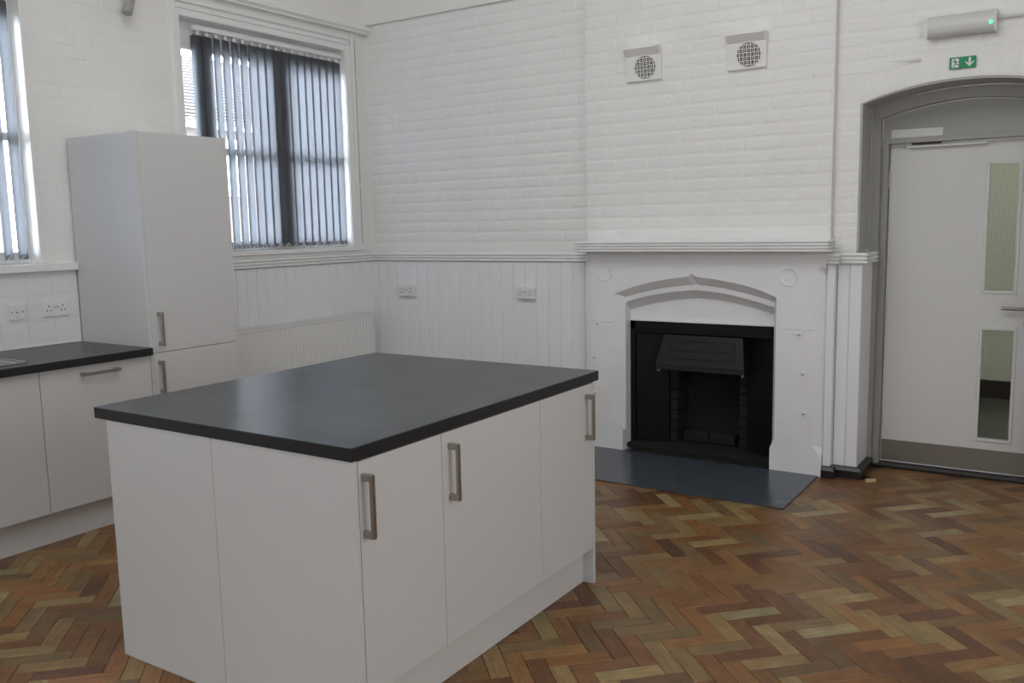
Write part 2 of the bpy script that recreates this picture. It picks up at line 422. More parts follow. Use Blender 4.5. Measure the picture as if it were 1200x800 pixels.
# back wall (left of the chimney breast)
wb = MB().box(-.33, 1.93, 0, .3, 0, TOP)
WB = wb.build('wall_back', M['plaster']); tag(WB, kind='structure')
cw = cam.matrix_world.translation
nb = brick_field(WB, fnY(0), -.012, 1.929, 1.322, 3.04, M['brick'], seed=2, hh=.0032, far_first=lambda u, z: (Vector((u, 0, z))-cw).length)
boards(WB, fnY(-.0005), .0235-.098*0, 1.93, .0981, .05, 1.252)
B(-.014, .0235, -.0145, -.0005, .10, 1.252).build('matchboard', M['panel'], WB)
# thin plaster lip above the brickwork
lip = B(LX+.0, 1.93, -.028, 0, 3.052, TOP).build('upper_plaster', M['plaster'], WB)

# chimney breast
BY = -.058
bc = MB()
bc.box(1.931, 2.2, BY, .3, 0, TOP); bc.box(3.24, 3.512, BY, .3, 0, TOP); bc.box(2.2, 3.24, BY, .3, 1.135, TOP); bc.box(2.2, 3.24, .075, .3, .93, 1.135)
WC = bc.build('wall_chimney_breast', M['plaster']); tag(WC, kind='structure')
VX = [(2.236, 2.472), (2.900, 3.130)]
brick_field(WC, fnY(BY), 1.931, 3.511, 1.40, 3.25, M['brick'], seed=3, far_first=lambda u, z: (Vector((u, BY, z))-cw).length, hh=.0022,
            skip=[(a-.002, b+.002, 2.395, 2.60) for a, b in VX])
# door wall
OX0, OX1, SPR, APX = 3.645, 4.695, 2.15, 2.242
def arc(x0, x1, zs, za, n=18):
    c = (x1-x0)/2; s = za-zs; Rr = (c*c+s*s)/(2*s); cx = (x0+x1)/2
    return [(x, za-Rr+math.sqrt(max(Rr*Rr-(x-cx)**2, 0))) for x in [x0+(x1-x0)*i/n for i in range(n+1)]]
A = arc(OX0, OX1, SPR, APX)
wd = MB()
wd.box(3.513, OX0, 0, .3, 0, TOP); wd.box(OX1, 7.3, 0, .3, 0, TOP)
band(wd, [(x, TOP) for x, z in A], A, 0, .3)
WD = wd.build('wall_doorway', M['plaster']); tag(WD, kind='structure')
def lowA(x):
    c = (OX1-OX0)/2; s = APX-SPR; Rr = (c*c+s*s)/(2*s); cx = (OX0+OX1)/2
    return -1 if abs(x-cx) >= c+.0 else APX-Rr+math.sqrt(Rr*Rr-(x-cx)**2)+.118
def lowB(x):
    if x <= OX0-.001 or x > OX1+.001: return -1
    return lowA(x)
brick_field(WD, fnY(0), 3.513, 3.642, 1.325, 2.13, M['brick'], seed=4, hh=.0015)
brick_field(WD, fnY(0), 3.513, 5.3, 2.16, 3.25, M['brick'], seed=6, hh=.0015, low=lambda x: max(lowA(x), 0), far_first=lambda u, z: abs(u-4))
brick_field(WD, fnY(0), 4.698, 5.3, 1.325, 2.13, M['brick'], seed=8, hh=.0015)
# soldier bricks over the arch
cA = (OX1-OX0)/2; sA = APX-SPR; RA = (cA*cA+sA*sA)/(2*sA); zA = APX-RA; xA = (OX0+OX1)/2
th0 = math.asin(cA/RA); nv = 14
for i in range(nv):
    a0 = -th0+2*th0*i/nv+.002; a1 = -th0+2*th0*(i+1)/nv-.002
    pol = [(xA+Rv*math.sin(a), zA+Rv*math.cos(a)) for Rv, a in ((RA+.002, a0), (RA+.002, a1), (RA+.108, a1), (RA+.108, a0))]
    mb = MB(); brick_piece(mb, fnY(0), pol, .0013); mb.build('arch_brick', M['brick'], WD)
boards(WD, fnY(-.0005), 3.548, 3.685, .0685, .02, 1.252, .016)
# grey painted reveal lining of the opening
rv = MB()
Ain = arc(OX0+.012, OX1-.012, SPR-.004, APX-.012)
band(rv, [(OX0+.0005, 1.33)]+[(min(max(x, OX0+.0005), OX1-.0005), z-.0005) for x, z in A]+[(OX1-.0005, 1.33)], [(OX0+.012, 1.33)]+Ain+[(OX1-.012, 1.33)], .004, .262)
RV = rv.build('reveal_lining', M['greyl'], WD)
# panelled jambs under dado height inside the opening
B(OX0+.0005, 3.684, .001, .262, .02, 1.252, .002).build('jamb_panel', M['panel'], WD)
B(4.656, OX1-.0005, .001, .262, .02, 1.252, .002).build('jamb_panel', M['panel'], WD)
# breast side panelling below the dado
B(3.5125, 3.546, -.072, -.001, .02, 1.252, .002).build('matchboard', M['panel'], WC)
B(3.505, 3.5475, -.0745, -.0725, .02, 1.252).build('matchboard', M['panel'], WC)

# other walls, ceiling
tag(B(7.0, 7.3, -9.3, 0, 0, TOP).build('wall_right', M['plaster']), kind='structure')
wr = MB(); bxr = lambda a0, a1, b0, b1: wr.box(a0, a1, -9.3, -9.0, b0, b1)
wall_holes(wr, bxr, -.33, 7.3, 0, TOP, [])
tag(wr.build('wall_rear', M['plaster']), kind='structure')
tag(B(-.33, 7.3, -9.3, .3, TOP, TOP+.2).build('ceiling', M['plaster']), kind='structure')

# dado mouldings (setting trim)
prof = reed_profile(1.254, 1.318, .030, 3)
# left wall dado runs under the window, back wall to breast
d1 = MB(); sweep(d1, prof, [(LX, -1.90), (LX, 0.0), (1.93, 0.0)])
tag(d1.build('trim_1', M['trimp']), kind='structure')
d2 = MB(); sweep(d2, prof, [(3.50, -.0745), (3.547, -.0745), (3.547, -.0165), (3.6865, -.0165), (3.6865, .262)])
tag(d2.build('trim_2', M['trimp']), kind='structure')
# cornice on the left wall
d3 = MB(); sweep(d3, [(0, 2.985), (.045, 2.985), (.045, 2.995), (.062, 3.012), (.062, 3.036), (.035, 3.044), (.035, 3.052), (.022, 3.058), (.022, 3.068), (.010, 3.074), (.010, 3.082), (0, 3.082)], [(LX, -6), (LX, -.001)])
tag(d3.build('trim_3', M['trimp']), kind='structure')
# skirtings
skp = [(0, 0), (.03, 0), (.03, .06), (.022, .075), (.018, .09), (0, .09)]
def skirt(name, path, m=M['black']):
    tag(sweep(MB(), skp, path).build(name, m), kind='structure')
skirt('baseboard_left', [(LX+.001, -1.90), (LX+.001, -.001), (1.93, -.001)])
sk2 = [(0, 0), (.030, 0), (.030, .044), (.018, .062), (0, .066)]
tag(sweep(MB(), sk2, [(3.506, -.0755), (3.548, -.0755), (3.548, -.0175), (3.6870, -.0175), (3.6870, .30)]).build('baseboard_doorway', M['black']), kind='structure')

# ---------------------------------------------------------------- windows
def window(nm, Y0, Y1, z0, z1, mull, rails, glassX=-.15, label=None):
    W_ = struct(nm, label, (-.12, (Y0+Y1)/2, z0))
    fr = MB(); fx0, fx1 = -.18, -.115; s = .05
    fr.box(fx0, fx1, Y0+.001, Y0+s, z0+.001, z1-.001, .003); sr = .030
    fr.box(fx0, fx1, Y1-sr, Y1-.001, z0+.001, z1-.001, .003)
    fr.box(fx0, fx1, Y0+s, Y1-sr, z1-.175, z1-.001, .003); fr.box(fx0, fx1, Y0+s, Y1-sr, z0+.001, z0+.065, .003)
    fr.build('window_frame', M['trimp'], W_)
    ys = [Y0+s]+[y for m_ in mull for y in (m_-.072, m_+.072)]+[Y1-sr]
    for m_ in mull: B(fx0, fx1+.02, m_-.072, m_+.072, z0+.065, z1-.175, .004).build('mullion', M['trimp'], W_)
    for i in range(0, len(ys), 2):
        zz = [z0+.065]+[q for r_ in rails for q in (r_-.022, r_+.022)]+[z1-.175]
        for r_ in rails: B(fx0+.005, fx1-.003, ys[i], ys[i+1], r_-.022, r_+.022, .003).build('meeting_rail', M['trimp'], W_)
        for j in range(0, len(zz), 2):
            B(glassX-.002, glassX+.002, ys[i]-.0, ys[i+1]+.0, zz[j], zz[j+1]).build('pane', M['glass'], W_)
    return W_
W2 = window('window_2', -1.70, -.24, 1.375, 2.84, [-.865], [2.04])
W1 = window('window_1', -5.35, -2.695, 1.36, 2.83, [-3.52, -4.45], [2.04])
# interior casing of the right window: head moulding, boards, sill
hm = MB()
prh = [(.0, 2.885), (.018, 2.885), (.018, 2.897), (.010, 2.905), (.010, 2.915), (.03, 2.925), (.03, 2.935), (0, 2.935)]
sweep(hm, prh, [(LX, -1.735), (LX, -.20)]); hm.build('head_moulding', M['trimp'], W2)
B(LX, LX+.012, -1.735, -.205, 2.842, 2.884).build('head_board', M['trimp'], W2)
B(LX-.02, LX+.020, -1.762, -1.728, 1.376, 3.0, .004).build('architrave', M['trimp'], W2)
B(LX-.0, LX+.014, -1.7275, -1.7005, 1.376, 2.86, .003).build('inner_casing', M['trimp'], W2)
B(LX, LX+.014, -.239, -.185, 1.376, 2.885, .003).build('architrave', M['trimp'], W2)
B(LX, LX+.020, -.184, -.150, 1.376, 2.98, .003).build('architrave', M['trimp'], W2)
B(-.115, LX+.035, -1.76, -.12, 1.3445, 1.374, .004).build('sill', M['trimp'], W2)
B(LX+.0, LX+.018, -1.90, -.03, 1.3195, 1.3435, .003).build('sill_apron', M['trimp'], W2)
# right edge of the left window
B(LX-.002, LX+.012, -2.694, -2.668, 1.36, 2.9, .003).build('architrave', M['trimp'], W1)

# blinds
def slat_mb(cy, z0, z1, ang, w_=.089, X=-.058):
    mb = MB(); n = 5; pts = []
    for i in range(n+1):
        s_ = (i/n-.5)*w_; bow = .004*(1-(2*i/n-1)**2)
        pts.append((X+math.sin(ang)*s_+math.cos(ang)*bow, cy+math.cos(ang)*s_-math.sin(ang)*bow))
    vs = [(x, y, z) for z in (z0, z1) for x, y in pts]
    mb.add(vs, [(i, i+1, n+2+i, n+1+i) for i in range(n)], True); return mb, pts
def blind(name, label, Y0, Y1, pitch, z0, z1, angf, group=None, extra=()):
    t = thing(name, label, 'blind', (-.058, (Y0+Y1)/2, z0), group)
    B(-.078, -.042, Y0-.03, Y1+.03, z1+.028, z1+.058, .003).build('headrail', M['plastic'], t)
    y = Y1; i = 0; pr = None; ch = MB(); N = int((Y1-Y0)/pitch)+1
    for i in range(N):
        y = Y0+i*pitch
        mb, pts = slat_mb(y, z0, z1, angf(i, N)); s_ = mb.build('slat', M['slat'], t)
        e0, e1 = pts[0], pts[-1]
        mw = MB(); a = angf(i, N); q = [(x+.0012*k, yy) for k in (-1, 1) for x, yy in (pts if k < 0 else pts[::-1])]
        nn = len(q); mw.add([(x, yy, z) for z in (z0-.002, z0+.026) for x, yy in q], [tuple(range(nn)), tuple(range(nn, 2*nn))]+[(j, (j+1) % nn, (j+1) % nn+nn, j+nn) for j in range(nn)])
        mw.build('slat_weight', M['weight'], s_)
        B(-.062, -.054, y-.009, y+.009, z1+.0005, z1+.027, .002).build('slat_hook', M['plastic'], s_)
        if pr is not None:
            p0, p1 = pr, (-.036, y); path = []
            for k in range(9):
                f = k/8; path.append((p0[0]+(p1[0]-p0[0])*f, p0[1]+(p1[1]-p0[1])*f, z0+.026-.034*math.sin(math.pi*f)))
            ch.tube(path, .0028, 5)
        pr = (-.036, y)
    ch.build('bottom_chain', M['plastic'], t)
    for ey, ea, ex in extra: slat_mb(ey, z0, z1, ea, X=ex)[0].build('slat', M['slat'], t)
    return t
blind('vertical_blind', 'dark grey vertical blind across the window right of the tall cabinet', -1.540, -.289, .0728, 1.395, 2.75,
      lambda i, n: -R([10, 12, 22, 19, 18, 16, 12, 9][i]) if i < 8 else -R(6+2*math.sin(i*2.1)), extra=((-1.530, -R(4), -.088), (-1.492, -R(2), -.092)))
blind('vertical_blind', 'pale lit vertical blind at the left edge of the picture above the worktop', -5.196, -2.757, .0760, 1.385, 2.735,
      lambda i, n: -R(31+4*math.sin(i*1.7)), group=None)
# blind cord on cleats beside the right window
t = thing('blind_cord', 'thin vertical cord on small cleats between window and room corner', 'cord', (LX+.026, -.135, 1.42))
MB().tube([(LX+.012, -.135, z) for z in (1.40, 1.8, 2.2, 2.6, 2.955)], .0025, 6).build('cord', M['cord'], t)
for z in (1.83, 2.27, 2.65, 2.93): B(LX+.0005, LX+.018, -.143, -.127, z, z+.018, .002).build('cleat', M['trimp'], t)

# small grey bracket high on the left wall
t = thing('wall_bracket', 'grey metal bracket stub high on the wall above the tall cabinet', 'bracket', (LX+.01, -2.12, 2.74))
B(LX+.004, LX+.015, -2.09, -2.01, 2.92, 3.04, .003).build('back_plate', M['brk'], t)
MB().tube([(LX+.05, -2.035, 2.96), (LX+.09, -2.10, 2.80), (LX+.095, -2.115, 2.765), (LX+.096, -2.117, 2.760)], [.030, .030, .030, .022], 16).build('arm', M['brk'], t)

# ---------------------------------------------------------------- outside
tag(B(-60, -.34, -40, 40, -.6, -.5).build('ground', M['ground']), kind='structure')
t = thing('terraced_house', 'pale sunlit house with tiled roof seen past the blind through the window', 'house', (-17, 9, -.5))
B(-20, -14.2, 2, 17, -.5, 4.15).build('wall', M['hwall'], t)
for k in range(22):
    x0, z0 = -14.0-k*.14, 4.16+k*.105
    B(x0-.16, x0, 1.8, 17.2, z0, z0+.06).build('roof_course', M['roof'], t)
B(-20, -14.25, 1.9, 17.1, 4.151, 4.158).build('roof_base', M['roof'], t)
B(-14.05, -13.93, 1.9, 17.1, 4.05, 4.15).build('gutter', M['hglass'], t)
for k in range(6):
    f = B(-14.2, -14.15, 3+k*2.2, 4.2+k*2.2, 2.4, 3.85).build('window', M['trimp'], t)
    B(-14.149, -14.14, 3.08+k*2.2, 4.12+k*2.2, 2.48, 3.77).build('window_pane', M['hglass'], f)

# ---------------------------------------------------------------- FIREPLACE
FY = -.100
FS = thing('fireplace_surround', 'white painted stone fireplace surround with arched opening and mantel shelf', 'fireplace', (2.73, FY, 0))
ang = [(2.154, 1.055), (2.26, 1.093), (2.35, 1.119), (2.45, 1.142), (2.544, 1.158), (2.62, 1.167), (2.662, 1.173), (2.680, 1.186), (2.688, 1.203), (2.696, 1.186), (2.714, 1.173),
       (2.76, 1.167), (2.83, 1.160), (2.88, 1.152), (2.96, 1.139), (3.041, 1.122), (3.13, 1.096), (3.222, 1.058)]
def interp(tbl, x):
    for (a, b), (c, d) in zip(tbl, tbl[1:]):
        if a <= x <= c: return b+(d-b)*(x-a)/(c-a)
    return tbl[-1][1]
ix0, ix1 = 2.210, 3.196
def mapx(x): return ix0+(x-2.154)*(ix1-ix0)/(3.222-2.154)
P2t = [(2.205, 1.028), (2.30, 1.056), (2.40, 1.080), (2.50, 1.098), (2.60, 1.111), (2.688, 1.118), (2.78, 1.113), (2.88, 1.101), (3.0, 1.078), (3.10, 1.053), (3.200, 1.024)]
xs = [p[0] for p in ang]
P1 = ang; P2 = [(mapx(x), interp(P2t, mapx(x))+(.007 if abs(x-2.688) < .012 else 0)) for x in xs]
P3 = [(x, interp(P2t, x)-.033) for x, z in P2]; P4 = [(x, interp(P2t, x)-.090) for x, z in P2]
sb = MB()
X0s, X1s, ZT = 1.975, 3.502, 1.326
dep = BY-.0005
D = lambda u, v, y: (u, y, v)
CH = .052
# front face: left jamb, right jamb, spandrels
def quad(a, b, c, d): sb.add([a, b, c, d], [(0, 1, 2, 3)])
zs0, zs1 = .205, .14   # chamfer stop
# left leg front
sb.add([D(X0s, .0, FY), D(ix0, .0, FY), D(ix0, zs1, FY), D(2.154, zs0, FY), D(2.154, 1.055, FY), D(X0s, 1.055, FY)], [(0, 1, 2, 3, 4, 5)])
# right leg front with outer chamfer
xr, xrc = X1s, 3.448
sb.add([D(ix1, 0, FY), D(xr, 0, FY), D(xr, .110, FY), D(xrc, .185, FY), D(xrc, 1.058, FY), D(3.222, 1.058, FY), D(3.222, zs0, FY), D(ix1, zs1, FY)], [tuple(range(8))])
# upper-left block with round-headed chamfer top on the right
topr = [(xrc, 1.205), (xrc+.006, 1.225), (xrc+.018, 1.24), (xrc+.032, 1.244), (xr, 1.232)]
for i in range(len(P1)-1):
    a, b = P1[i], P1[i+1]
    quad(D(a[0], a[1], FY), D(b[0], b[1], FY), D(b[0], ZT, FY), D(a[0], ZT, FY))
quad(D(X0s, 1.055, FY), D(2.154, 1.055, FY), D(2.154, ZT, FY), D(X0s, ZT, FY))
sb.add([D(3.222, 1.058, FY), D(xrc, 1.058, FY)]+[D(x, z, FY) for x, z in topr]+[D(xr, ZT, FY), D(3.222, ZT, FY)], [tuple(range(9))])
# outer chamfer face
yc = FY+.036
sb.add([D(xr, .110, FY), D(xrc, .185, FY), D(xrc, 1.205, FY)]+[D(x, z, FY) for x, z in topr[1:]]+[D(xr, 1.19, yc), D(xr, .172, yc)], [(0, 1, 8), (1, 2, 7, 8), (2, 3, 7), (3, 4, 7), (4, 5, 7), (5, 6, 7)])
# right side
sb.add([D(xr, 0, FY), D(xr, .110, FY), D(xr, .172, yc), D(xr, 1.19, yc), D(xr, 1.232, FY), D(xr, ZT, FY), D(xr, ZT, dep), D(xr, 0, dep)], [tuple(range(8))])
quad(D(X0s, 0, FY), D(X0s, ZT, FY), D(X0s, ZT, dep), D(X0s, 0, dep)); quad(D(X0s, ZT, FY), D(xr, ZT, FY), D(xr, ZT, dep), D(X0s, ZT, dep))
# inner jamb chamfers and returns
y2 = FY+.050; y3 = FY+.054; y4 = FY+.130
quad(D(2.154, zs0, FY), D(2.154, 1.055, FY), D(ix0, P2[0][1], y2), D(ix0, zs1, y2))
sb.add([D(2.154, zs0, FY), D(ix0, zs1, y2), D(ix0, zs1, FY)], [(0, 1, 2)])
quad(D(3.222, zs0, FY), D(3.222, 1.058, FY), D(ix1, P2[-1][1], y2), D(ix1, zs1, y2))
sb.add([D(3.222, zs0, FY), D(ix1, zs1, y2), D(ix1, zs1, FY)], [(0, 1, 2)])
yb = .045
for X_ in (ix0, ix1):
    quad(D(X_, 0, FY), D(X_, zs1, FY), D(X_, zs1, yb), D(X_, 0, yb)); quad(D(X_, zs1, y2), D(X_, P2[0][1], y2), D(X_, P2[0][1], yb), D(X_, zs1, yb))
# arched chamfers
for i in range(len(P1)-1):
    for (A_, ya, B_, yb_) in ((P1, FY, P2, y2), (P2, y2, P3, y3), (P3, y3, P4, y4)):
        quad(D(A_[i][0], A_[i][1], ya), D(A_[i+1][0], A_[i+1][1], ya), D(B_[i+1][0], B_[i+1][1], yb_), D(B_[i][0], B_[i][1], yb_))
    quad(D(P4[i][0], P4[i][1], y4), D(P4[i+1][0], P4[i+1][1], y4), D(P4[i+1][0], .872, y4), D(P4[i][0], .872, y4))
sob = sb.build('surround_body', M['stone'], FS)
# lintel lip above the iron opening
B(ix0+.002, ix1-.002, FY+.112, FY+.129, .868, .881, .003).build('lintel_lip', M['trimp'], FS)
# mantel shelf
mp_ = reed_profile(1.328, 1.398, .128, 4)
ml = MB()
prm = [(max(d, 0), z) for d, z in reed_profile(1.328, 1.398, .03, 4)]
prm2 = [(d+.105 if d > 0 else -.028, z) for d, z in prm]
sweep(ml, [(d, z) for d, z in prm2], [(1.935+.0, -.086), (3.412, -.086)])
# end returns
e1 = MB()
pe = [(d, z) for d, z in prm]
sh = MB(); base = [(1.945, BY-.001), (1.945, -.19), (3.515, -.19), (3.515, BY-.001)]
sweep(sh, [(0, 1.3285)]+[(d, z) for d, z in prm[1:-1]]+[(0, 1.3975)], [base[0], base[1], base[2], base[3]] if False else [(1.945, BY-.001), (1.945, -.19), (3.515, -.19), (3.515, BY-.001)])
sh.box(1.9455, 3.5145, -.1895, BY-.001, 1.3285, 1.3975)
sh.build('mantel_shelf', M['trimp'], FS)
# roundels: raised rim and dished disc
for cx, cz in ((2.083, 1.190), (3.292, 1.180)):
    mb = MB(); n = 28; prf = [(.058, 0.0), (.056, .004), (.050, .0045), (.044, -.000), (.030, -.0), (.0, .002)]
    prf = [(.058, .0008), (.0555, .005), (.0515, .005), (.046, .0012), (.025, .0020), (.002, .0035)]
    vs = [(cx+r_*math.cos(k*2*math.pi/n), FY-d_, cz+r_*math.sin(k*2*math.pi/n)) for r_, d_ in prf for k in range(n)]
    fs = [(i*n+k, i*n+(k+1) % n, (i+1)*n+(k+1) % n, (i+1)*n+k) for i in range(len(prf)-1) for k in range(n)]+[tuple(range((len(prf)-1)*n, len(prf)*n))]
    mb.add(vs, fs, True).build('roundel', M['stone'], FS)
# stone joints and small painted-over hooks
for x0, x1, z in ((X0s+.004, 2.15, .868), (3.226, xrc-.002, .872)):
    mb = MB()
    for k in range(9):
        a = x0+(x1-x0)*k/9; b = x0+(x1-x0)*(k+1)/9; j = random.uniform(-.004, .004)
        mb.box(a, b+.001, FY-.003-random.uniform(0, .003), FY, z+j, z+j+random.uniform(.003, .007), .0008)
    mb.build('joint_ridge', M['stone'], FS)
    for k in range(2):
        a = x0+.03+k*.07; B(a, a+.045, FY-.004, FY, z-.045+random.uniform(0, .012), z-.022+random.uniform(0, .01), .0015).build('filler_patch', M['stone'], FS)
for x, z in ((2.004, .623), (2.008, .378), (3.387, .61), (3.397, .375), (2.03, .85), (3.36, .845)):
    mb = MB(); mb.tube([(x, FY+.001, z), (x, FY-.014, z+.001), (x+.006, FY-.020, z+.008)], [.009, .007, .004], 8)
    mb.build('painted_hook', M['stone'], FS)

# white side strip left of the surround is breast panelling
B(1.9315, 1.972, BY-.016, BY-.001, .10, 1.32, .002).build('matchboard', M['panel'], WC)
B(1.931, 1.9445, BY-.0155, -.001, .10, 1.32).build('matchboard', M['panel'], WC)

# iron insert
IN = thing('cast_iron_grate', 'black cast iron fire insert with projecting hood inside white surround', 'fireplace insert', (2.72, .1, 0))
x0, x1, zt = ix0+.001, ix1-.001, .867
iy = FY+.120
fr = MB()
fr.box(x0, x0+.035, iy, iy+.03, .012, zt, .003); fr.box(x1-.035, x1, iy, iy+.03, .012, zt, .003); fr.box(x0, x1, iy, iy+.03, zt-.055, zt, .003)
fr.box(x0+.035, x1-.035, iy+.004, iy+.026, zt-.075, zt-.055, .003)
fr.build('outer_frame', M['iron'], IN)
# splayed flat side plates and top plate
def plate(name, pts, m, th=.012):
    a, b, c, d = [Vector(p) for p in pts]; n = (b-a).cross(c-a).normalized()*th
    vs = [a, b, c, d, a+n, b+n, c+n, d+n]
    return MB().add(vs, [(0, 1, 2, 3), (4, 5, 6, 7), (0, 1, 5, 4), (1, 2, 6, 5), (2, 3, 7, 6), (3, 0, 4, 7)]).build(name, m, IN)
yo = iy+.03; yi = iy+.09
plate('side_plate', [(x0+.035, yo, .012), (2.455, yi, .012), (2.455, yi, .84), (x0+.035, yo, .84)], M['iron'])
plate('side_plate', [(x1-.035, yo, .012), (2.985, yi, .012), (2.985, yi, .84), (x1-.035, yo, .84)], M['iron'])
plate('top_plate', [(x0+.035, yo, .822), (x1-.035, yo, .822), (2.985, yi, .775), (2.455, yi, .775)], M['iron'])
# hood
hx0, hx1 = 2.425, 3.012
hb = MB()
vs = [(hx0+.03, yi, .785), (hx1-.03, yi, .785), (hx1-.03, iy-.0, .785), (hx0+.03, iy-.0, .785), (hx0, yi, .60), (hx1, yi, .60), (hx1, iy-.065, .60), (hx0, iy-.065, .60)]
vs += [(hx0-.004, yi, .565), (hx1+.004, yi, .565), (hx1+.004, iy-.07, .565), (hx0-.004, iy-.07, .565)]
hb.add(vs, [(0, 1, 2, 3), (0, 1, 5, 4), (1, 2, 6, 5), (2, 3, 7, 6), (3, 0, 4, 7), (4, 5, 9, 8), (5, 6, 10, 9), (6, 7, 11, 10), (7, 4, 8, 11), (8, 9, 10, 11)])
HD = hb.build('hood', M['ironh'], IN)
def hf(u, v, d):  # on the hood's sloping front
    k = (.785-v)/.185; return (u, iy-.065*k-d, v)
rp = MB()
for a0, a1, b0, b1 in ((2.50, 2.94, .748, .756), (2.50, 2.94, .640, .648), (2.50, 2.508, .640, .756), (2.932, 2.94, .640, .756), (2.53, 2.91, .69, .696)):
    rp.add([hf(u, v, d) for d in (-.001, .006) for u, v in ((a0, b0), (a1, b0), (a1, b1), (a0, b1))], [(4, 5, 6, 7), (0, 1, 5, 4), (1, 2, 6, 5), (2, 3, 7, 6), (3, 0, 4, 7)])
rp.build('raised_moulding', M['ironh'], HD)
for x in (hx0+.012, hx1-.012): MB().tube([(x, iy-.05, .565), (x, iy-.05, .553), (x, iy-.05, .545)], [.010, .012, .006], 10).build('hood_stud', M['kick'], IN)
# fire opening with firebricks
plate('back_plate', [(2.445, yi+.24, 0.012), (2.995, yi+.24, .012), (2.995, yi+.24, .78), (2.445, yi+.24, .78)], M['soot'])
random.seed(3)
for side in (0, 1):
    for r_ in range(7):
        for c_ in range(2):
            y0 = yi+.012+c_*.11; z0 = .05+r_*.072
            xa = 2.456 if side == 0 else 2.930
            B(xa, xa+.055+random.uniform(-.004, .004), y0, y0+.104, z0, z0+.066, .003).build('fire_brick', M['soot'], IN)
for r_ in range(7):
    for c_ in range(2):
        xa = 2.53+c_*.2; z0 = .05+r_*.072
        B(xa, xa+.193, yi+.205+random.uniform(-.006, .004), yi+.238, z0, z0+.066, .003).build('fire_brick', M['soot'], IN)
for x in (2.62, 2.80): B(x-.09, x+.085, yi+.06, yi+.17, .05, .12, .006).build('fire_brick', M['soot'], IN)
bx = MB(); bx.box(2.40, 2.445, yi+.014, .30, .012, .84); bx.box(2.999, 3.04, yi+.014, .30, .012, .84); bx.box(2.40, 3.04, yi+.256, .30, .012, .84); bx.box(2.40, 3.04, yi+.014, .30, .80, .86)
bx.build('firebox', M['soot'], IN)
B(x0, x1, FY+.06, yi+.24, .0125, .045, .003).build('base_plate', M['soot'], IN)
# hearth slab
tag(B(1.975, 3.487, -.803, FY-.001, .0015, .007, .002).build('hearth_slab', M['hearth']), 'blue-grey painted stone hearth slab in front of the fireplace', 'hearth')
B(2.256, 3.194, FY-.0005, .30, .0015, .0118).build('hearth_floor', M['soot'], IN)

# ---------------------------------------------------------------- air vents
def vent(a, b, label):
    z0, z1 = 2.398, 2.60
    t = thing('air_vent', label, 'vent', ((a+b)/2, BY, z0), None)
    d1, d2 = .078, .030
    pr_ = [(0, z0+.000), (.024, z0), (.026, z0+.008), (.012, z0+.010), (d2, z1-.052), (d1, z1-.012), (d1, z1), (0, z1)]
    mb = MB(); n = len(pr_); vs = [(x, BY-d, z) for x in (a, b) for d, z in pr_]
    mb.add(vs, [tuple(range(n)), tuple(range(n, 2*n))]+[(i, (i+1) % n, (i+1) % n+n, i+n) for i in range(n)])
    mb.build('vent_block', M['plaster'], t)
    # lattice disc on the sloped face between pr_[3] and pr_[4]
    p, q = Vector((-pr_[3][0], pr_[3][1])), Vector((-pr_[4][0], pr_[4][1]))
    cx = (a+b)/2+.012; mid = (p+q)/2; up = (q-p).normalized(); nrm = Vector((-up.y, up.x)); nrm = nrm if nrm.x < 0 else -nrm
    F = lambda u, v, d: (cx+u, BY+mid.x+up.x*v+nrm.x*d, mid.y+up.y*v+nrm.y*d)
    n = 32; rd = .072
    g = MB(); g.add([F(rd*math.cos(k*2*math.pi/n), rd*math.sin(k*2*math.pi/n), .0008) for k in range(n)], [tuple(range(n))]); g.build('vent_void', M['grate'], t)
    lt = MB()
    def bar(u0, u1, v0, v1):
        if max(abs(u0), abs(u1))**2+max(abs(v0), abs(v1))**2 > (rd+.004)**2: return
        lt.add([F(u, v, d) for d in (.0009, .004) for u, v in ((u0, v0), (u1, v0), (u1, v1), (u0, v1))], [(4, 5, 6, 7), (0, 1, 5, 4), (1, 2, 6, 5), (2, 3, 7, 6), (3, 0, 4, 7)])
    # basket weave: alternating cells with two horizontal or two vertical slots
    P = .0225; e = .0030
    for i in range(-4, 5):
        for j in range(-4, 5):
            u, v, h = i*P, j*P, P/2
            if (i+j) % 2:
                bar(u-h, u, v-e/2, v+e/2); bar(u, u+h, v-e/2, v+e/2)
            else:
                bar(u-e/2, u+e/2, v-h, v); bar(u-e/2, u+e/2, v, v+h)
            for q in (-h, 0):
                bar(u-h-e*.8, u-h+e*.8, v+q, v+q+h); bar(u+q, u+q+h, v-h-e*.8, v-h+e*.8)
    ring = [F(rr_*math.cos(k*2*math.pi/n), rr_*math.sin(k*2*math.pi/n), .0036) for rr_ in (rd-.0015, rd+.006) for k in range(n)]
    lt.add(ring, [(k, (k+1) % n, (k+1) % n+n, k+n) for k in range(n)])
    lt.build('lattice_grille', M['plaster'], t)
vent(*VX[0], 'left white air vent with round lattice high on chimney breast')
vent(*VX[1], 'right white air vent with round lattice high on chimney breast')

# ---------------------------------------------------------------- DOOR
DY = .38
DR = struct('door_1', None, (4.17, DY, 0))
fY0, fY1 = .262, .405
f = MB()
fo = arc(OX0+.013, OX1-.013, SPR-.004, APX-.014); fi = arc(3.705, 4.635, 2.085, 2.164)
band(f, [(OX0+.013, 0.006)]+fo+[(OX1-.013, .006)], [(3.705, .006)]+fi+[(4.635, .006)], fY0+.0005, fY0+.07)
f.build('door_frame', M['greyp'], DR)
f = MB()
fi2 = arc(3.706, 4.634, 2.084, 2.163)
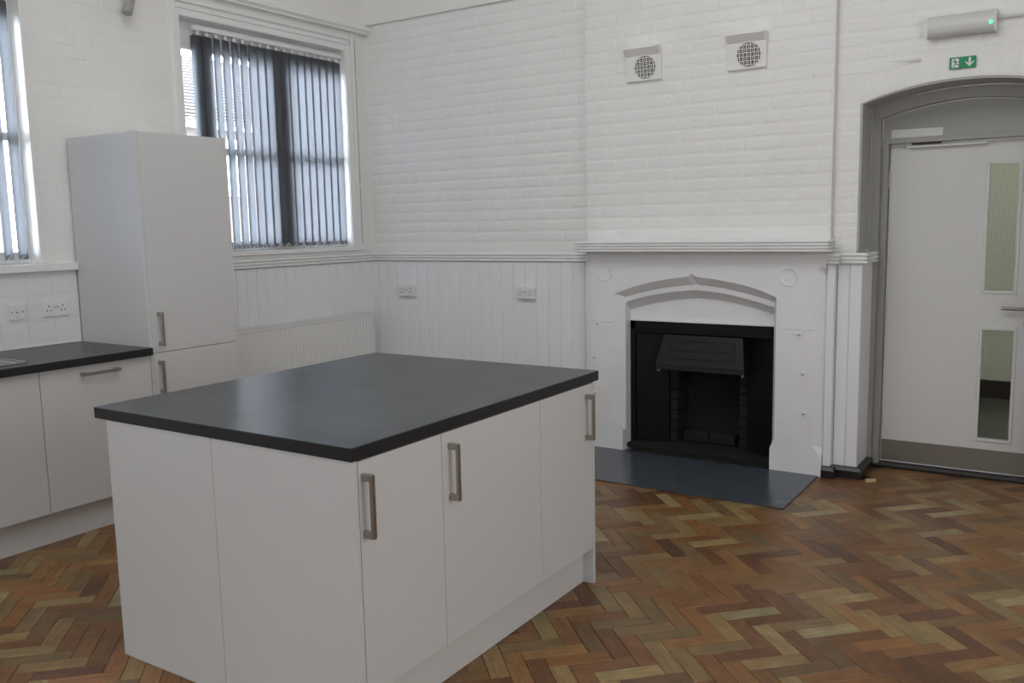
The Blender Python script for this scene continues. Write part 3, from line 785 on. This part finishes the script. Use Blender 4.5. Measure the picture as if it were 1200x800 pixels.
# frame stop, transom and solid fanlight panel
f.box(3.706, 3.738, .325, .42, .006, 1.945, .002); f.box(4.606, 4.634, .325, .42, .006, 1.945, .002); f.box(3.706, 4.634, .325, .42, 1.942, 1.975, .002)
f.build('door_lining', M['greyp'], DR)
band(MB(), fi2, [(x, 1.976) for x, z in fi2], .335, .375).build('fanlight_panel', M['greyp'], DR)
# leaf with two vision panels
lx0, lx1, lz0, lz1 = 3.742, 4.602, .022, 1.938
vp = [(4.268, 4.420, 1.086, 1.806), (4.268, 4.432, .222, .866)]
lf = MB(); bxd = lambda a0, a1, b0, b1: lf.box(a0, a1, DY, DY+.044, b0, b1)
lf.box(lx0, 4.268, DY, DY+.044, lz0, lz1); lf.box(4.432, lx1, DY, DY+.044, lz0, lz1)
lf.box(4.268, 4.432, DY, DY+.044, lz0, .222); lf.box(4.268, 4.432, DY, DY+.044, .866, 1.086); lf.box(4.268, 4.432, DY, DY+.044, 1.806, lz1); lf.box(4.420, 4.432, DY, DY+.044, 1.086, 1.806)
LF = lf.build('door_leaf', M['door'], DR)
for a, b, c, d in vp:
    bd = MB(); s = .014
    bd.box(a-s, a+.003, DY-.008, DY+.002, c-s, d+s, .002); bd.box(b-.003, b+s, DY-.008, DY+.002, c-s, d+s, .002)
    bd.box(a+.003, b-.003, DY-.008, DY+.002, d-.003, d+s, .002); bd.box(a+.003, b-.003, DY-.008, DY+.002, c-s, c+.003, .002)
    bd.build('glazing_bead', M['door'], LF)
    B(a, b, DY+.018, DY+.025, c, d).build('vision_pane', M['rglass'], LF)
B(lx0+.004, lx1-.004, DY-.002, DY-.0001, .03, .160, .0006).build('kick_plate', M['kick'], LF)
# closer
B(3.752, 4.028, DY-.050, DY-.006, 1.952, 2.020, .003).build('door_closer_box', M['door'], DR)
B(3.83, 4.252, DY-.030, DY-.012, 1.913, 1.929, .003).build('closer_track', M['plasticg'], DR)
B(3.86, 4.02, DY-.045, DY-.034, 1.931, 1.945, .002).build('closer_arm', M['dark'], DR)
# lever
hl = MB(); hl.tube([(4.500, DY, .992), (4.500, DY-.045, .992), (4.490, DY-.055, .992), (4.365, DY-.055, .994)], .0095, 12); hl.build('lever_handle', M['nickel'], LF)
MB().cyl((4.5, DY, .992), (4.5, DY-.008, .992), .026, 24).build('handle_rose', M['nickel'], LF)
MB().cyl((4.5, DY, .91), (4.5, DY-.008, .91), .026, 24).build('handle_rose', M['nickel'], LF)
MB().cyl((4.470, DY, 1.652), (4.470, DY-.002, 1.652), .030, 28).build('round_door_sign', M['blue'], LF)
for z in (1.74, .975, .29): 
    h = MB(); h.cyl((3.740, DY-.004, z-.05), (3.740, DY-.004, z+.05), .006, 10); h.box(3.728, 3.7415, DY-.001, DY+.002, z-.048, z+.048); h.build('hinge', M['nickel'], DR)
B(3.706, 4.634, .30, .45, .001, .016, .003).build('threshold', M['black'], DR)
# corridor behind the door
co = MB(); co.box(2.6, 6.2, 2.95, 3.1, 0, 2.8); co.box(2.5, 2.6, .46, 3.1, 0, 2.8); co.box(6.2, 6.3, .46, 3.1, 0, 2.8); co.box(2.5, 6.3, .46, 3.1, 2.8, 2.9)
tag(co.build('wall_corridor', M['corr']), kind='structure')
tag(B(2.5, 6.3, .39, 3.1, -.1, -.001).build('floor_corridor', M['corrf']), kind='structure')
tag(B(2.6, 6.2, 2.93, 2.949, 0, .15).build('baseboard_corridor', M['black']), kind='structure')
area('corridor_lamp', (4.2, 1.6, 2.7), (0, 0, 0), .6, .6, 24, (1, .98, .92))

# exit sign
t = thing('exit_sign', 'small green exit sign with running man and down arrow above door arch', 'sign', (4.17, -.008, 2.31))
ex0, ex1, ez0, ez1 = 4.090, 4.216, 2.285, 2.345
B(ex0, ex1, -.012, -.009, ez0, ez1).build('sign_plate', M['green'], t)
sc = (ex1-ex0)
def flat(name, polys, m, y):
    mb = MB()
    for p in polys: mb.prism([(ex0+u*sc, ez0+v*sc) for u, v in p], lambda u, v, d: (u, y-d, v), 0, .0006)
    return mb.build(name, m, t)
flat('doorway_symbol', [[(.085, .06), (.35, .06), (.35, .42), (.085, .42)]], M['white'], -.0121)
ca = lambda cx, cy, r_, n=12: [(cx+r_*math.cos(k*2*math.pi/n), cy+r_*math.sin(k*2*math.pi/n)) for k in range(n)]
def seg(a, b, w_):
    a, b = Vector(a), Vector(b); n = (b-a).normalized(); q = Vector((-n.y, n.x))*w_; return [tuple(a+q), tuple(a-q), tuple(b-q), tuple(b+q)]
flat('running_man_symbol', [ca(.19, .365, .03), seg((.20, .335), (.24, .215), .028), seg((.21, .325), (.12, .285), .014), seg((.22, .315), (.31, .265), .014), seg((.31, .265), (.345, .30), .012),
     seg((.24, .22), (.30, .17), .018), seg((.30, .17), (.38, .16), .014), seg((.23, .22), (.20, .15), .018), seg((.20, .15), (.13, .085), .015)], M['green'], -.0128)
flat('arrow_symbol', [seg((.76, .43), (.76, .14), .045), [(.60, .235), (.76, .055), (.76, .14), (.60, .30)], [(.92, .235), (.92, .30), (.76, .14), (.76, .055)]], M['white'], -.0121)

# emergency light
t = thing('emergency_light', 'white bulkhead emergency light with green indicator above door', 'light fitting', (4.14, -.01, 2.46))
el = MB(); n = 14; x0e, x1e = 3.985, 4.300
prof_e = [(.0, 2.452), (.03, 2.448), (.055, 2.455), (.068, 2.475), (.073, 2.50), (.070, 2.53), (.058, 2.552), (.045, 2.556), (.0, 2.556)]
k = len(prof_e)
vs = [(x, -.009-d, z) for x in (x0e, x1e) for d, z in prof_e]
el.add(vs, [tuple(range(k)), tuple(range(k, 2*k))]); el.add(vs, [(i, (i+1) % k, (i+1) % k+k, i+k) for i in range(k)], True)
el.build('diffuser', M['plasticg'], t)
B(x0e-.004, x0e, -.075, -.009, 2.45, 2.556, .001).build('end_cap', M['plastic'], t); B(x1e, x1e+.006, -.078, -.009, 2.45, 2.562, .001).build('end_cap', M['plastic'], t)
B(x0e, x1e, -.058, -.050, 2.5555, 2.5595, .001).build('ridge', M['plastic'], t)
MB().cyl((4.283, -.080, 2.492), (4.283, -.088, 2.492), .0075, 12).build('indicator_light', M['led'], t)
t = tag(MB().tube([(4.308, -.018, 2.52), (5.6, -.018, 2.52)], .0085, 8).build('cable_conduit', M['plasticg']), 'thin conduit running right from the emergency light', 'conduit')

# ---------------------------------------------------------------- sockets
def socket_Y(x0, x1, z0, z1, Y, dp_, label):
    t = thing('wall_socket', label, 'socket', ((x0+x1)/2, Y, z0))
    B(x0, x1, Y-dp_, Y-.0002, z0, z1, .004).build('socket_box', M['plastic'], t)
    cx, cz, fy = (x0+x1)/2, (z0+z1)/2, Y-dp_
    for s in (-1, 1):
        ox = cx+s*.040; holes = MB()
        for dx, dz in ((0, .016), (-.011, -.008), (.011, -.008)): holes.box(ox+dx-.003, ox+dx+.003, fy-.0008, fy+.0005, cz+dz-.006, cz+dz+.002)
        holes.build('pin_holes', M['dark'], t)
        sw = B(cx+s*.009-.007, cx+s*.009+.007, fy-.004, fy, cz+.010, cz+.028, .001).build('switch', M['plastic'], t)
        B(cx+s*.009-.006, cx+s*.009+.006, fy-.0008, fy+.0004, cz+.005, cz+.0085).build('switch_mark', M['mark'], t)
socket_Y(.262, .412, .985, 1.068, -.0146, .034, 'white double socket on panelling nearest the room corner')
socket_Y(1.349, 1.495, .992, 1.074, -.0146, .034, 'white double socket on panelling nearest the fireplace')
def socket_X(y0, y1, z0, z1, X, label, double):
    t = thing('wall_socket', label, 'socket', (X, (y0+y1)/2, z0)); fx = X+.010
    B(X+.0002, fx, y0, y1, z0, z1, .003).build('socket_plate', M['plasticg'] if 0 else M['plastic'], t)
    cy, cz = (y0+y1)/2, (z0+z1)/2
    if double:
        for s in (-1, 1):
            oy = cy+s*.040; h = MB()
            for dy, dz in ((0, .016), (-.011, -.008), (.011, -.008)): h.box(fx-.0005, fx+.0008, oy+dy-.003, oy+dy+.003, cz+dz-.005, cz+dz+.003)
            h.build('pin_holes', M['dark'], t)
            B(fx, fx+.004, cy+s*.009-.007, cy+s*.009+.007, cz+.010, cz+.028, .001).build('switch', M['plastic'], t)
            B(fx-.0004, fx+.0008, cy+s*.009-.005, cy+s*.009+.005, cz+.004, cz+.008).build('switch_mark', M['mark'], t)
    else:
        B(fx, fx+.004, cy-.009, cy+.009, cz+.008, cz+.026, .001).build('switch', M['plastic'], t)
        B(fx-.0004, fx+.0008, cy-.007, cy+.007, cz-.007, cz-.002).build('fuse_cover', M['mark'], t)
        h = MB()
        for s in (-1, 1): h.box(fx-.0004, fx+.0008, cy+s*.030-.003, cy+s*.030+.003, cz-.004, cz+.003)
        h.box(fx-.0004, fx+.0008, cy-.004, cy+.004, cz-.028, cz-.025)
        h.build('plate_screws', M['dark'], t)
socket_X(-2.893, -2.807, 1.066, 1.152, LX+.0082, 'single fused switch plate on the white splashback tiles', False)
socket_X(-2.709, -2.563, 1.066, 1.152, LX+.0082, 'double socket on the white splashback tiles beside tall cabinet', True)

# ---------------------------------------------------------------- radiator
t = thing('radiator', 'white panel radiator under the window beside the tall cabinet', 'radiator', (.03, -.9, .2))
ry0, ry1, rz0, rz1 = -1.72, -.130, .17, .858
rb = MB(); n = 0; y = ry0; pts = []
while y < ry1-.001:
    e = min(y+.0333, ry1)
    pts += [(.0655, y), (.0655, y+.012), (.068, y+.017), (.068, y+.028)]
    y = e
pts += [(.0655, ry1)]
poly = pts+[(.052, ry1), (.052, ry0)]
nn = len(poly)
zA0, zA1 = rz0+.03, rz1-.035
vs = [(x, yy, z) for z in (zA0, zA1) for x, yy in poly]
rb.add(vs, [(i, (i+1) % nn, (i+1) % nn+nn, i+nn) for i in range(nn)]+[tuple(range(nn)), tuple(range(nn, 2*nn))])
rb.box(.052, .066, ry0, ry1, zA1, rz1-.004, .002); rb.box(.052, .066, ry0, ry1, rz0, zA0, .002)
rb.build('front_panel', M['rad'], t)
B(.006, .018, ry0, ry1, rz0, rz1-.004, .002).build('rear_panel', M['rad'], t)
B(.004, .068, ry1, ry1+.006, rz0+.02, rz1+.004, .001).build('side_cover', M['rad'], t)
B(.004, .068, ry0-.006, ry0, rz0+.02, rz1+.004, .001).build('side_cover', M['rad'], t)
tg = MB(); tg.box(.060, .069, ry0, ry1, rz1-.003, rz1+.006, .001); tg.box(.004, .010, ry0, ry1, rz1-.003, rz1+.004, .001)
k = 0; y = ry0+.01
while y < ry1-.01:
    tg.box(.010, .060, y, y+.006, rz1-.002, rz1+.003); y += .024
tg.build('top_grille', M['rad'], t)
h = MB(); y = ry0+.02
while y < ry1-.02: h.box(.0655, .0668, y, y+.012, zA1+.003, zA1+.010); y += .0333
tag(h.build('grille_slot_shade', M['cord'], t), kind='stuff')  # dark strips on the front panel paint the shade inside the slots

# ---------------------------------------------------------------- handles and cabinets
def handle_v(parent, X, y, z0, z1, label=None):
    mb = MB(); mb.box(X+.030, X+.040, y-.008, y+.008, z0, z1, .0015)
    mb.box(X+.0002, X+.031, y-.008, y+.008, z0, z0+.020, .0012); mb.box(X+.0002, X+.031, y-.008, y+.008, z1-.020, z1, .0012)
    return mb.build('handle', M['nickel'], parent)
def handle_h(parent, X, y0, y1, z):
    mb = MB(); mb.box(X+.030, X+.040, y0, y1, z-.008, z+.008, .0015)
    mb.box(X+.0002, X+.031, y0, y0+.020, z-.008, z+.008, .0012); mb.box(X+.0002, X+.031, y1-.020, y1, z-.008, z+.008, .0012)
    return mb.build('handle', M['nickel'], parent)
DTH = .019
def base_cab(label, X0, X1, Y0, Y1, z0, z1, hy=None, hz=(.64, .828), hor=None, doorz=None, group=None, cat='cabinet', back=False):
    t = thing('base_cabinet', label, cat, ((X0+X1)/2, (Y0+Y1)/2, z0), group)
    if back: B(X0+DTH+.002, X1, Y0+.001, Y1-.001, z0, z1, .001).build('body', M['carc'], t); d = B(X0, X0+DTH, Y0+.0015, Y1-.0015, z0, z1-.003, .0015).build('door', M['cab'], t); return t
    B(X0, X1-DTH-.002, Y0+.001, Y1-.001, z0, z1, .001).build('body', M['carc'], t)
    d = B(X1-DTH, X1, Y0+.0012, Y1-.0012, z0, z1-.003, .0012).build('door', M['cab'], t)
    if hy is not None: handle_v(d, X1, hy, *hz)
    if hor: handle_h(d, X1, *hor)
    return t
IX = 3.085
# island cabinets, front row
yg = [-3.566, -3.182, -2.580, -2.168]
base_cab('island cabinet with the handle nearest the camera', 2.50, IX, yg[0], yg[1], .158, .868, hy=-3.548)
base_cab('middle island cabinet with the wide handled door', 2.50, IX, yg[1], yg[2], .158, .868, hy=-3.143)
base_cab('island cabinet nearest the fireplace, handle at its right edge', 2.50, IX, yg[2], yg[3], .158, .868, hy=-2.224)
tag(B(1.917, 1.935, -3.566, -2.168, .158, .868, .001).build('back_panel', M['cab']), 'white panel closing the side of the island that faces the kitchen wall', 'panel')
tag(B(1.9165, 2.4755, -3.586, -3.5675, .0, .868, .001).build('end_panel', M['cab']), 'left white end panel on the near end of the island', 'panel')
tag(B(2.4775, IX-.0005, -3.586, -3.5675, .0, .868, .001).build('end_panel', M['cab']), 'right white end panel on the near end of the island', 'panel')
tag(B(1.9165, IX-.0005, -2.1665, -2.1485, .0, .868, .001).build('end_panel', M['cab']), 'narrow white end panel at the island end facing the fireplace', 'panel')
tag(B(3.018, 3.035, -3.566, -2.1675, .001, .157).build('plinth', M['plinth']), 'white recessed plinth under the island doors', 'plinth')
tag(B(1.96, 1.977, -3.566, -2.1675, .001, .157).build('plinth', M['plinth']), 'plinth on the hidden far side of the island', 'plinth')
t = thing('island_worktop', 'dark slate-effect worktop on the island', 'worktop', (2.47, -2.85, .869))
for a, b in ((1.858, 2.4419), (2.4421, 3.087)):
    s_ = B(a, b, -3.592, -2.114, .8695, .9095, .0003).build('worktop_section', M['wt'], t)
    B(a+.001, b-.001, -3.5930, -3.5915, .8700, .9072).build('edge_strip', M['wtedge'], s_); B(a+.001, b-.001, -2.1145, -2.1130, .8700, .9072).build('edge_strip', M['wtedge'], s_)
    if b > 3: B(b-.0005, b+.0010, -3.590, -2.116, .8700, .9072).build('edge_strip', M['wtedge'], s_)

# tall unit
TX = .605; ty0, ty1 = -2.494, -1.912
t = thing('tall_cabinet', 'tall gloss white cabinet with two doors between window and worktop', 'cabinet', (.29, -2.2, 0))
B(LX+.017, TX-.022, ty0+.019, ty1-.019, .15, 2.030, .001).build('body', M['carc'], t)
B(LX+.0155, TX-.001, ty0, ty0+.018, 0.001, 2.040, .0012).build('side_panel', M['cab'], t)
B(LX+.0155, TX-.001, ty1-.018, ty1, 0.001, 2.040, .0012).build('side_panel', M['cab'], t)
d = B(TX-.019, TX, ty0+.019, ty1-.019, .8755, 2.037, .0015).build('door', M['cab'], t); handle_v(d, TX, -2.432, .911, 1.092)
d = B(TX-.019, TX, ty0+.019, ty1-.019, .158, .8725, .0015).build('door', M['cab'], t); handle_v(d, TX, -2.445, .657, .832)
B(.53, .547, ty0+.019, ty1-.019, .001, .149).build('kickboard', M['plinth'], t)
# base units on the left wall
base_cab('base cabinet with horizontal handle beside the tall cabinet', LX+.001, TX, -3.098, -2.497, .168, .868, hor=(-2.895, -2.692, .825))
base_cab('base cabinet at the left picture edge beside the horizontal handled one', LX+.001, TX, -3.700, -3.099, .168, .868)
base_cab('base cabinet out of frame along the left wall', LX+.001, TX, -4.302, -3.701, .168, .868)
tag(B(.525, .542, -4.302, -2.497, .001, .167).build('plinth', M['plinth']), 'long white plinth under the left wall cabinets', 'plinth')
t = thing('worktop', 'black worktop along the left wall under the splashback tiles', 'worktop', (.3, -3.4, .869))
s_ = B(LX+.009, .634, -4.302, -3.99, .8695, .9095, .002).build('worktop_section', M['wt'], t)
s_ = B(LX+.009, .634, -3.989, -2.4965, .8695, .9095, .002).build('worktop_section', M['wt'], t)
B(.6335, .6350, -3.988, -2.4985, .8700, .9070).build('edge_strip', M['wtedge'], s_)
B(LX+.009, LX+.016, -4.30, -2.4975, .910, .917, .001).build('sealant_bead', M['plastic'], t)
# sink
t = thing('sink', 'stainless steel sink drainer set in the black worktop at left edge', 'sink', (.33, -3.5, .9096))
sk = MB(); sx0, sx1, sy0, sy1, sz = .10, .555, -3.98, -3.115, .9097
sk.box(sx0, sx1, sy0, sy1, sz, sz+.004, .0015); sk.box(sx0, sx1, sy1-.012, sy1, sz+.004, sz+.008, .0015); sk.box(sx1-.012, sx1, sy0, sy1, sz+.004, sz+.008, .0015); sk.box(sx0, sx0+.012, sy0, sy1, sz+.004, sz+.008, .0015)
sk.build('drainer', M['steel'], t)
for k in range(7): B(.15+k*.055, .158+k*.055, -3.50, -3.16, sz+.0035, sz+.0065, .001).build('drainer_rib', M['steel'], t)
MB().tube([(.10+.02, -3.75, sz), (.12, -3.75, sz+.22), (.16, -3.75, sz+.27), (.24, -3.75, sz+.27), (.27, -3.75, sz+.22)], .011, 10).build('tap', M['steel'], t)

# loose offcut on the floor near the doorway
mb = B(-.030, .030, -.010, .010, 0, .018, .0015); o = mb.build('wood_offcut', M['wood']); o.location = (3.775, -.062, .0006); o.rotation_euler = (0, 0, R(62)-R(20))
tag(o, 'small pale wooden offcut lying on the floor by the door', 'wood block')

GROUPS = {'vertical_blind': 'vertical blinds in the left wall windows', 'wall_socket': 'white electrical sockets on the walls', 'air_vent': 'air vents on the chimney breast',
          'base_cabinet': 'white base cabinets', 'end_panel': 'white end panels of the island', 'plinth': 'white plinths under the cabinets'}
for o in bpy.data.objects:
    if o.get('category') and o.name.split('.')[0] in GROUPS: o['group'] = GROUPS[o.name.split('.')[0]]
for o in bpy.data.objects:
    if '_w' in o: del o['_w']
